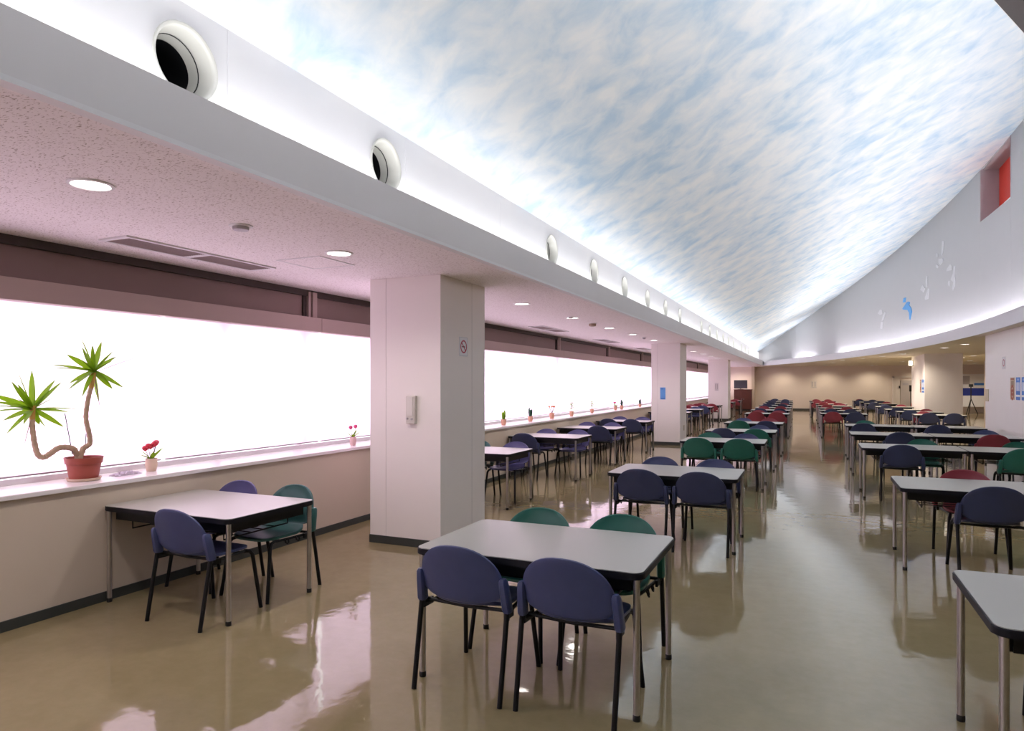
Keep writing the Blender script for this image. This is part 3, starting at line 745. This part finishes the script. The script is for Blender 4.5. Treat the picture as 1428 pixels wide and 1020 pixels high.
def small_plant(x, y, lab, kind, hpot=.085, rpot=.034, pm=CREAMPOT, sc=1.0, cat='plant'):
    t = thing('flower_pot', lab, cat, (x, y, SZ), random.uniform(0, 6), 'small pots along the window sill')
    p = mk('pot', lambda b: lathe(b, [(rpot * .72, 0), (rpot * .8, .004), (rpot * 1.02, hpot * .45), (rpot, hpot * .8), (rpot * .98, hpot), (rpot * .85, hpot), (rpot * .85, hpot * .9)], 20), pm, t, True)
    mk('soil', lambda b: lathe(b, [(rpot * .88, hpot * .9), (.001, hpot * .93)], 16, cap=False), SOIL, p, True)
    rnd = random.Random(int(y * 100))
    G = LEAFG if kind != 'dark' else mat('dark_leaf', (.03, .09, .06), .4, var=.3)
    if kind == 'tulip' or kind == 'pink':
        fm = mat('red_petal', (.62, .02, .05), .5, var=.3, vscale=20) if kind == 'tulip' else mat('pink_petal', (.75, .10, .25), .5, var=.3, vscale=20)
        for i in range(6 if kind == 'tulip' else 2):
            a = rnd.uniform(0, 6.28); r = rnd.uniform(.02, .065) * sc; h = hpot + rnd.uniform(.055, .10) * sc
            mk('stem', lambda b: tube(b, [(0, 0, hpot * .85), (math.cos(a) * r * .5, math.sin(a) * r * .5, hpot + .02), (math.cos(a) * r, math.sin(a) * r, h)], .0022, 6), mat('stem_green', (.05, .08, .02), .5), t, True)
            mk('flower', lambda b: lathe(b, [(.003, h - .012), (.015 * sc, h - .002), (.020 * sc, h + .014), (.015 * sc, h + .028), (.005, h + .034)], 10, at=(math.cos(a) * r, math.sin(a) * r, 0)), fm, t, True)
        for i in range(5):
            a = i * 1.3 + .3
            mk('leaf', lambda b: leaf(b, (0, 0, hpot * .9), (math.cos(a) * .07 * sc, math.sin(a) * .07 * sc, hpot + (.03 + .02 * (i % 3)) * sc), .011 * sc), G, t, True)
    elif kind == 'cactus' or kind == 'dark':
        for i in range(4):
            h = hpot + (.09, .12, .07, .10)[i] * sc; a = i * 1.6; r = .012 * (i > 0)
            mk('stem', lambda b: tube(b, smoothpath([(math.cos(a) * r, math.sin(a) * r, hpot * .85), (math.cos(a) * r * 2, math.sin(a) * r * 2, (hpot + h) / 2), (math.cos(a) * r * 1.6, math.sin(a) * r * 1.6, h)], 4), [.012 * sc] * 7 + [.009 * sc, .004], 8), G if kind == 'cactus' else MATS['dark_leaf'], t, True)
        for i in range(6):
            a = i * 1.05; z = hpot + .03 + .012 * i
            mk('leaf', lambda b: leaf(b, (0, 0, z), (math.cos(a) * .05 * sc, math.sin(a) * .05 * sc, z + .02), .009 * sc), G, t, True)
    elif kind == 'orange':
        fm = mat('orange_petal', (.70, .22, .08), .5, var=.2, vscale=20)
        for i in range(7):
            a = i * .9; r = .045 * sc if i else 0; h = hpot + .09 * sc
            mk('stem', lambda b: tube(b, [(0, 0, hpot * .85), (math.cos(a) * r, math.sin(a) * r, h)], .003, 6), MATS['stem_green'] if 'stem_green' in MATS else LEAFG, t, True)
            mk('flower', lambda b: lathe(b, [(.002, h - .01), (.016, h), (.016, h + .02), (.004, h + .026)], 8, at=(math.cos(a) * r, math.sin(a) * r, 0)), fm, t, True)
    else:                                          # bushy
        mk('stem', lambda b: tube(b, [(0, 0, hpot * .85), (.004, 0, hpot + .10 * sc)], .004, 6), BARK, t, True)
        for i in range(14):
            a = i * 2.4; z = hpot + (.03 + .008 * i) * sc
            mk('leaf', lambda b: leaf(b, (.002, 0, z), (math.cos(a) * .055 * sc, math.sin(a) * .055 * sc, z + .02), .012 * sc), G, t, True)
small_plant(-4.91, 3.76, 'small cream pot of red tulips beside the yucca', 'tulip', .105, .045, CREAMPOT, 1.25)
small_plant(-4.83, 6.28, 'small pot with one pink flower just left of the nearest pillar', 'pink', .10, .038, mat('pink_pot', (.72, .50, .48), .5, var=.1), 1.2)
PT = mat('pale_terracotta', (.70, .38, .26), .6, var=.1)
small_plant(-4.83, 10.42, 'potted cactus, first pot right of the nearest pillar', 'cactus', .10, .045, PT, 1.3)
small_plant(-4.83, 11.62, 'tall thin green plant, second pot right of the nearest pillar', 'dark', .10, .045, PT, 1.35)
small_plant(-4.83, 12.76, 'pot of orange flowers on the sill', 'orange', .12, .05, PT, 1.3)
small_plant(-4.81, 13.93, 'small bushy plant right of the orange flowers', 'bushy', .11, .045, PT, 1.4)
small_plant(-4.88, 15.66, 'yellow-green bushy plant fifth right of the nearest pillar', 'bushy', .10, .045, PT, 1.4)
small_plant(-4.86, 17.73, 'tiny pot with a pink flower on the far sill', 'pink', .10, .045, PT, 1.3)
small_plant(-4.82, 18.22, 'dark upright plant beside the tiny pink flower', 'dark', .11, .045, PT, 1.4)
small_plant(-4.83, 20.44, 'dark plant on the sill next to the second pillar', 'dark', .09, .045, PT, 1.3)
small_plant(-4.83, 24.6, 'dark plant on the sill beyond the second pillar', 'dark', .10, .05, PT, 1.5)
small_plant(-4.83, 28.3, 'pot of pink flowers beside the third pillar', 'pink', .12, .05, PT, 2.0)
# crumpled plastic bag on the sill
def bag(b):
    n, m_ = 22, 9
    g = [[None] * m_ for _ in range(n)]
    for i in range(n):
        for j in range(m_):
            u, v = i / (n - 1) * 2 - 1, j / (m_ - 1) * 2 - 1
            z = max(0, (1 - u * u) * (1 - v * v)) ** .5 * .022 * (1 + .6 * math.sin(i * 1.9 + j * 1.1) * math.cos(j * 2.3 - i * .6))
            g[i][j] = b.verts.new((v * .045 * (1 + .2 * math.sin(i)), u * .105 * (1 + .1 * math.sin(j * 2)), max(z, .0008) + .001))
    for i in range(n - 1):
        for j in range(m_ - 1): b.faces.new((g[i][j], g[i + 1][j], g[i + 1][j + 1], g[i][j + 1]))
    for loop in [[g[i][j] for i in (0,) for j in range(m_)]]: pass
    r = bmesh.ops.extrude_face_region(b, geom=b.faces[:])
    bmesh.ops.translate(b, verts=[v for v in r['geom'] if isinstance(v, bmesh.types.BMVert)], vec=(0, 0, -.0008))
pb = tag(mk('plastic_bag', bag, mat('lavender_plastic', (.55, .48, .60), .25), smooth=True), 'crumpled lavender plastic bag on the sill by the yucca', 'plastic bag'); pb.location = (-4.90, 3.53, SZ)

# ------------------------------------------------------------------ signs, switches, notices
def no_smoking():
    t = thing('no_smoking_sign', 'white sign with red no-smoking ring on the nearest pillar', 'sign', (-3.2095, 5.953, 1.955))
    bx('plate', PAPER, (0, .004, -.088, .088, -.098, .098), t, bevel=.0015)
    mk('border', lambda b: [box(b, .004, .0048, -.086, .086, s * .092 - .0015, s * .092 + .0015) for s in (-1, 1)] + [box(b, .004, .0048, s * .083 - .0015, s * .083 + .0015, -.092, .092) for s in (-1, 1)], GREYP, t)
    mk('ring', lambda b: lathe(b, [(.066, .004), (.066, .0056), (.053, .0056), (.053, .004)], 36, 'x', cap=False), REDS, t)
    def slash(b):
        c, s = math.cos(R(-45)), math.sin(R(-45))
        v = [(-.056, -.006), (.056, -.006), (.056, .006), (-.056, .006)]
        p = [(y_ * c - z_ * s, y_ * s + z_ * c) for y_, z_ in v]
        a = [b.verts.new((.0042, *q)) for q in p]; d = [b.verts.new((.0056, *q)) for q in p]
        b.faces.new(a[::-1]); b.faces.new(d)
        for i in range(4): b.faces.new((a[i], a[(i + 1) % 4], d[(i + 1) % 4], d[i]))
    mk('slash', slash, REDS, t)
    mk('cigarette', lambda b: [box(b, .004, .005, -.036, .022, -.006, .004), box(b, .004, .005, .025, .034, -.006, .004), box(b, .004, .005, .026, .030, .006, .022)], BLACK, t)
no_smoking()
t = thing('wall_control', 'beige wall control box on the front of the nearest pillar', 'control box', (-3.52, 5.4995, 1.33))
bx('housing', mat('ivory_plastic', (.66, .62, .57), .45), (-.052, .052, -.045, 0, -.135, .135), t, bevel=.006)
bx('cover', mat('ivory_plastic_light', (.74, .70, .66), .45), (-.038, .030, -.05, -.044, -.06, .125), t, bevel=.002)
mk('knob', lambda b: lathe(b, [(.010, 0), (.010, .012), (.001, .013)], 14, at=(-.03, 0, 0)), GREYP, t, True).rotation_euler = (R(90), 0, 0)
t.children[-1].location = (0, -.045, -.085)
mk('knob', lambda b: lathe(b, [(.010, 0), (.010, .010), (.001, .011)], 14, at=(.02, 0, 0)), GREYP, t, True).rotation_euler = (R(90), 0, 0)
t.children[-1].location = (0, -.045, -.09)
def notice(name, lab, axis, loc, w, h, m, kind):
    """axis 'y': on a face looking at -y; 'x': on a face looking at -x (reads from +y to -y)"""
    t = thing(name, lab, 'notice', loc)
    def pt(a0, a1, z0, z1, d0, d1):
        return (a0, a1, -d1, -d0, z0, z1) if axis == 'y' else (-d1, -d0, -a1, -a0, z0, z1)
    bx('sheet', m, pt(-w / 2, w / 2, -h / 2, h / 2, 0, .002), t)
    rn = random.Random(len(lab))
    if kind == 'blue':
        bx('print', mat('pale_blue_print', (.30, .45, .80), .5), pt(-w * .22, w * .22, h * .36, h * .44, .002, .0026), t)
        for r_ in range(3):
            bx('print', PAPER, pt(-w * .36 + r_ * w * .26, -w * .36 + r_ * w * .26 + w * .17, -h * .10, h * .28, .002, .0026), t)
        bx('print', PAPER, pt(-w * .46, w * .46, -h * .36, -h * .27, .002, .0026), t)
    elif kind == 'tan':
        OR = mat('rust_print', (.42, .10, .05), .5)
        bx('print', OR, pt(-w * .4, w * .4, h * .40, h * .46, .002, .0026), t)
        bx('print', mat('tan_print', (.35, .25, .16), .5), pt(-w * .3, w * .3, h * .12, h * .34, .002, .0026), t)
        for zc in (-.08 * h, -.28 * h):
            if axis == 'x':
                mk('print_ring', lambda b: lathe(b, [(w * .36, -.0026), (w * .36, -.0032), (w * .20, -.0032), (w * .20, -.0026)], 24, 'x', at=(0, 0, zc), cap=False), OR, t)
    elif kind == 'lightblue':
        bx('print', mat('deep_blue_print', (.06, .18, .55), .5), pt(-w * .36, w * .36, -h * .46, -h * .38, .002, .0026), t)
        bx('print', MATS['deep_blue_print'], pt(-w * .36, w * .1, h * .34, h * .40, .002, .0026), t)
    elif kind == 'faint':
        G_ = mat('faint_grey_print', (.48, .44, .42), .6)
        for a in (-.35, .1): bx('print', G_, pt(w * a, w * a + w * .2, -h * .3, h * .35, .002, .0026), t)
        bx('print', G_, pt(-w * .35, w * .4, -h * .42, -h * .37, .002, .0026), t)
    return t
TAN = mat('tan_paper', (.62, .46, .33), .6)
notice('pillar_notice', 'light blue notice on the second pillar along the windows', 'y', (-3.50, 17.348, 1.33), .135, .31, mat('light_blue_paper', (.13, .36, .80), .6), 'lightblue')
notice('pillar_notice', 'tan notice with rust rings on the right-hand pier', 'x', (3.449, 15.26, 1.49), .29, .415, TAN, 'tan')
notice('pillar_notice', 'blue notice beside the tan one on the right-hand pier', 'x', (3.449, 14.885, 1.49), .27, .415, BLUEP, 'blue')
notice('pillar_notice', 'blue notice cut by the right edge of the frame', 'x', (3.449, 14.52, 1.49), .27, .415, BLUEP, 'blue')
notice('pillar_notice', 'narrow tan notice on the far lobby pier', 'x', (3.589, 27.85, 1.50), .30, .46, TAN, 'tan')
notice('pillar_notice', 'blue notice on the far lobby pier', 'x', (3.589, 27.3, 1.50), .55, .46, BLUEP, 'blue')
notice('wall_notice', 'faint grey notice pinned to the far wall', 'y', (.15, 43.499, 1.54), .34, .46, mat('cream_paper', (.70, .64, .56), .6), 'faint')
notice('wall_notice', 'faint white paper on the third pillar', 'y', (-3.72, 29.899, 1.45), .16, .34, mat('offwhite_paper', (.72, .68, .68), .6), 'faint')
t = thing('wall_panel', 'beige switch panel at the far corner of the right-hand pier', 'switch panel', (3.449, 17.22, 1.335))
bx('plate', mat('switch_beige', (.62, .53, .38), .5), (-.012, 0, -.14, .14, -.13, .13), t, bevel=.003)
bx('seam', GREYP, (-.0126, -.012, -.003, .003, -.12, .12), t)
t = thing('no_smoking_sign', 'small faded sign high on the right-hand pier', 'sign', (3.449, 15.87, 1.99))
bx('plate', mat('faded_plate', (.74, .69, .70), .5), (-.004, 0, -.12, .12, -.12, .12), t); mk('ring', lambda b: lathe(b, [(.07, -.004), (.07, -.0056), (.054, -.0056), (.054, -.004)], 30, 'x', cap=False), REDS, t)
t = thing('wall_socket', 'small beige socket low on the second pillar', 'socket', (-3.0595, 17.9, .42))
bx('plate', mat('switch_beige', (.62, .53, .38), .5), (0, .008, -.05, .05, -.07, .07), t, bevel=.002); bx('outlet', GREYP, (.008, .010, -.02, .02, -.03, .03), t)

# ------------------------------------------------------------------ birds on the curved wall
def bird(lab, polys, m):
    cx = sum(p[0] for n_, q in polys for p in q) / sum(len(q) for n_, q in polys); cy = sum(p[1] for n_, q in polys for p in q) / sum(len(q) for n_, q in polys)
    def w(p, r): return at_wall(1210 + p[0] / 6.8, 320 + p[1] / 6.8, r)
    base = w((cx, cy), WR); t = thing('bird_cutout', lab, 'bird ornament', base, 0, 'bird cut-outs on the curved wall')
    for nm, q in polys:
        bm = bmesh.new()
        a = [bm.verts.new(w(p, WR - .002) - base) for p in q]
        b = [bm.verts.new(w(p, WR - .002) - base + Vector((-.012, 0, 0))) for p in q]
        bm.faces.new(a[::-1]); bm.faces.new(b)
        for i in range(len(q)): bm.faces.new((a[i], a[(i + 1) % len(q)], b[(i + 1) % len(q)], b[i]))
        obj(nm, mesh(bm, nm, m), t)
bird('blue bird cut-out on the curved wall', [('tail', [(345, 650), (365, 648), (360, 690), (335, 695)]),
     ('body', [(385, 685), (402, 690), (395, 720), (415, 745), (422, 780), (405, 860), (398, 850), (395, 790), (380, 765), (345, 762), (330, 755), (355, 720), (370, 695)])], BLUEBIRD)
bird('white bird cut-out left of the blue one', [('wing', [(98, 800), (118, 762), (140, 765), (142, 800), (120, 812)]), ('body', [(165, 780), (175, 795), (155, 860), (135, 868), (148, 815)]), ('tail', [(130, 880), (150, 880), (138, 945), (122, 940)])], WHITEBIRD)
bird('white bird cut-out just right of the blue one', [('wing', [(560, 440), (572, 445), (570, 540), (560, 552), (553, 500)]), ('body', [(525, 525), (548, 560), (530, 598), (502, 570)]), ('tail', [(575, 560), (585, 565), (575, 660), (548, 668), (545, 650), (562, 600)])], WHITEBIRD)
bird('highest white bird cut-out on the curved wall', [('wing', [(710, 110), (725, 112), (722, 200), (710, 255), (703, 240)]), ('head', [(655, 225), (668, 232), (668, 262), (658, 262)]), ('body', [(675, 280), (715, 275), (718, 300), (692, 340), (675, 315)]), ('tail', [(650, 325), (675, 350), (665, 370), (652, 360)])], WHITEBIRD)
bird('rightmost white bird cut-out below the red niche', [('wing', [(785, 330), (800, 345), (800, 385), (750, 398), (755, 375)]), ('body', [(820, 345), (835, 350), (828, 430), (835, 480), (830, 540), (812, 580), (806, 565), (815, 500), (790, 475), (812, 420)]), ('tail', [(768, 490), (780, 490), (778, 540), (766, 530)])], WHITEBIRD)

# ------------------------------------------------------------------ far end things
t = thing('wood_cabinet', 'dark wooden cabinet below the television', 'cabinet', (-3.72, 42.2, 0))
bx('body', WOOD, (-.50, .50, -.25, .25, .06, 1.22), t, bevel=.006); bx('plinth', BLACK, (-.46, .46, -.22, .22, 0, .06), t); bx('top', WOOD, (-.52, .52, -.27, .27, 1.22, 1.25), t)
for s in (-1, 1):
    d_ = bx('door', WOOD, (min(s * .01, s * .48), max(s * .01, s * .48), -.262, -.25, .1, 1.18), t, bevel=.003); mk('knob', lambda b: lathe(b, [(.012, 0), (.014, .02), (.001, .022)], 12), CHROME, d_, True).location = (s * .06, -.262, .66)
    d_.children[0].rotation_euler = (R(90), 0, 0)
t = thing('television', 'black flat television on the wooden cabinet', 'television', (-3.86, 42.2, 1.25))
bx('bezel', BLACK, (-.38, .38, -.03, .02, .05, .55), t, bevel=.004); bx('screen', SCREEN, (-.36, .36, -.032, -.03, .07, .53), t); bx('stand', BLACK, (-.15, .15, -.09, .09, 0, .015), t); bx('neck', BLACK, (-.03, .03, -.015, .015, .015, .05), t)
struct(bx('wall_nib', WALLP, (-3.3, -3.12, 42.9, Y1, 0, CZ)), 'short wall nib beside the television', 'wall')
d2 = struct(empty('door_2'), 'pale service door at the far right corner', 'door')
PD = mat('pale_door', (.76, .70, .64), .5); 
bx('door_frame', PD, (4.22, 4.32, 43.40, 43.5, 0, 2.0), d2); bx('door_frame', PD, (4.22, 5.6, 43.40, 43.5, 1.92, 2.0), d2)
bx('door_leaf', PD, (4.32, 4.6, 43.44, 43.5, 0, 1.92), d2); bx('door_leaf', mat('grey_door', (.55, .50, .47), .5), (4.62, 5.5, 43.42, 43.5, 0, 1.78), d2)
bx('vision_panel', GREYP, (4.72, 5.0, 43.415, 43.42, 1.5, 1.64), d2); bx('door_handle', BLACK, (4.54, 4.59, 43.38, 43.44, 1.32, 1.46), d2)
t = thing('fire_extinguisher', 'red fire extinguisher with black hose by the far door', 'fire extinguisher', (5.15, 43.0, 0))
mk('tank', lambda b: lathe(b, [(.07, 0), (.08, .02), (.08, .42), (.05, .49), (.025, .51), (.025, .54)], 18), RED, t, True); bx('valve', BLACK, (-.03, .05, -.02, .02, .54, .60), t)
mk('hose', lambda b: tube(b, smoothpath([(.05, 0, .57), (.11, 0, .50), (.10, 0, .30), (.095, 0, .18)]), .012, 8), BLACK, t, True)
t = thing('floor_stand', 'slim black stand beside the fire extinguisher', 'stand', (5.02, 42.6, 0))
mk('pole', lambda b: tube(b, [(0, 0, .02), (0, 0, 1.25)], .02, 10), BLACK, t, True); mk('base', lambda b: lathe(b, [(.16, 0), (.16, .015), (.02, .03)], 20), BLACK, t, True); bx('sign_box', BLACK, (-.07, .07, -.03, .03, 1.15, 1.5), t)
t = thing('exit_lamp', 'small glowing lamp high on the far lobby pier', 'lamp', (3.589, 29.9, 2.38))
bx('housing', GREYP, (-.03, 0, -.16, .16, -.11, .11), t); bx('diffuser', LAMPW, (-.12, -.03, -.14, .14, -.09, .09), t, bevel=.01)
# lobby display seen through the gap
t = thing('display_board', 'white display board with a navy band in the lobby', 'display board', (7.9, 42.6, 0), R(0))
bx('board', PAPER, (-.75, .75, 0, .03, .35, 2.1), t); bx('band', mat('navy_print', (.02, .04, .30), .5), (-.76, .76, -.006, 0, .95, 1.35), t); bx('photo', GREYP, (-.6, -.15, -.006, 0, 1.55, 2.0), t)
bx('caption', BLUEP, (.05, .6, -.006, 0, 1.5, 1.62), t)
for s in (-1, 1): bx('foot', CHROME, (s * .6 - .02, s * .6 + .02, -.2, .2, 0, .35), t)
t = thing('tripod_easel', 'black tripod stand in front of the lobby display board', 'tripod', (7.55, 41.2, 0))
for a in (0, 2.1, 4.2): mk('leg', lambda b: tube(b, [(0, 0, .8), (math.cos(a) * .3, math.sin(a) * .3, 0)], .02, 8), BLACK, t, True)
mk('pole', lambda b: tube(b, [(0, 0, .75), (0, 0, 1.45)], .025, 8), BLACK, t, True); bx('head', BLACK, (-.09, .09, -.04, .04, 1.42, 1.56), t)
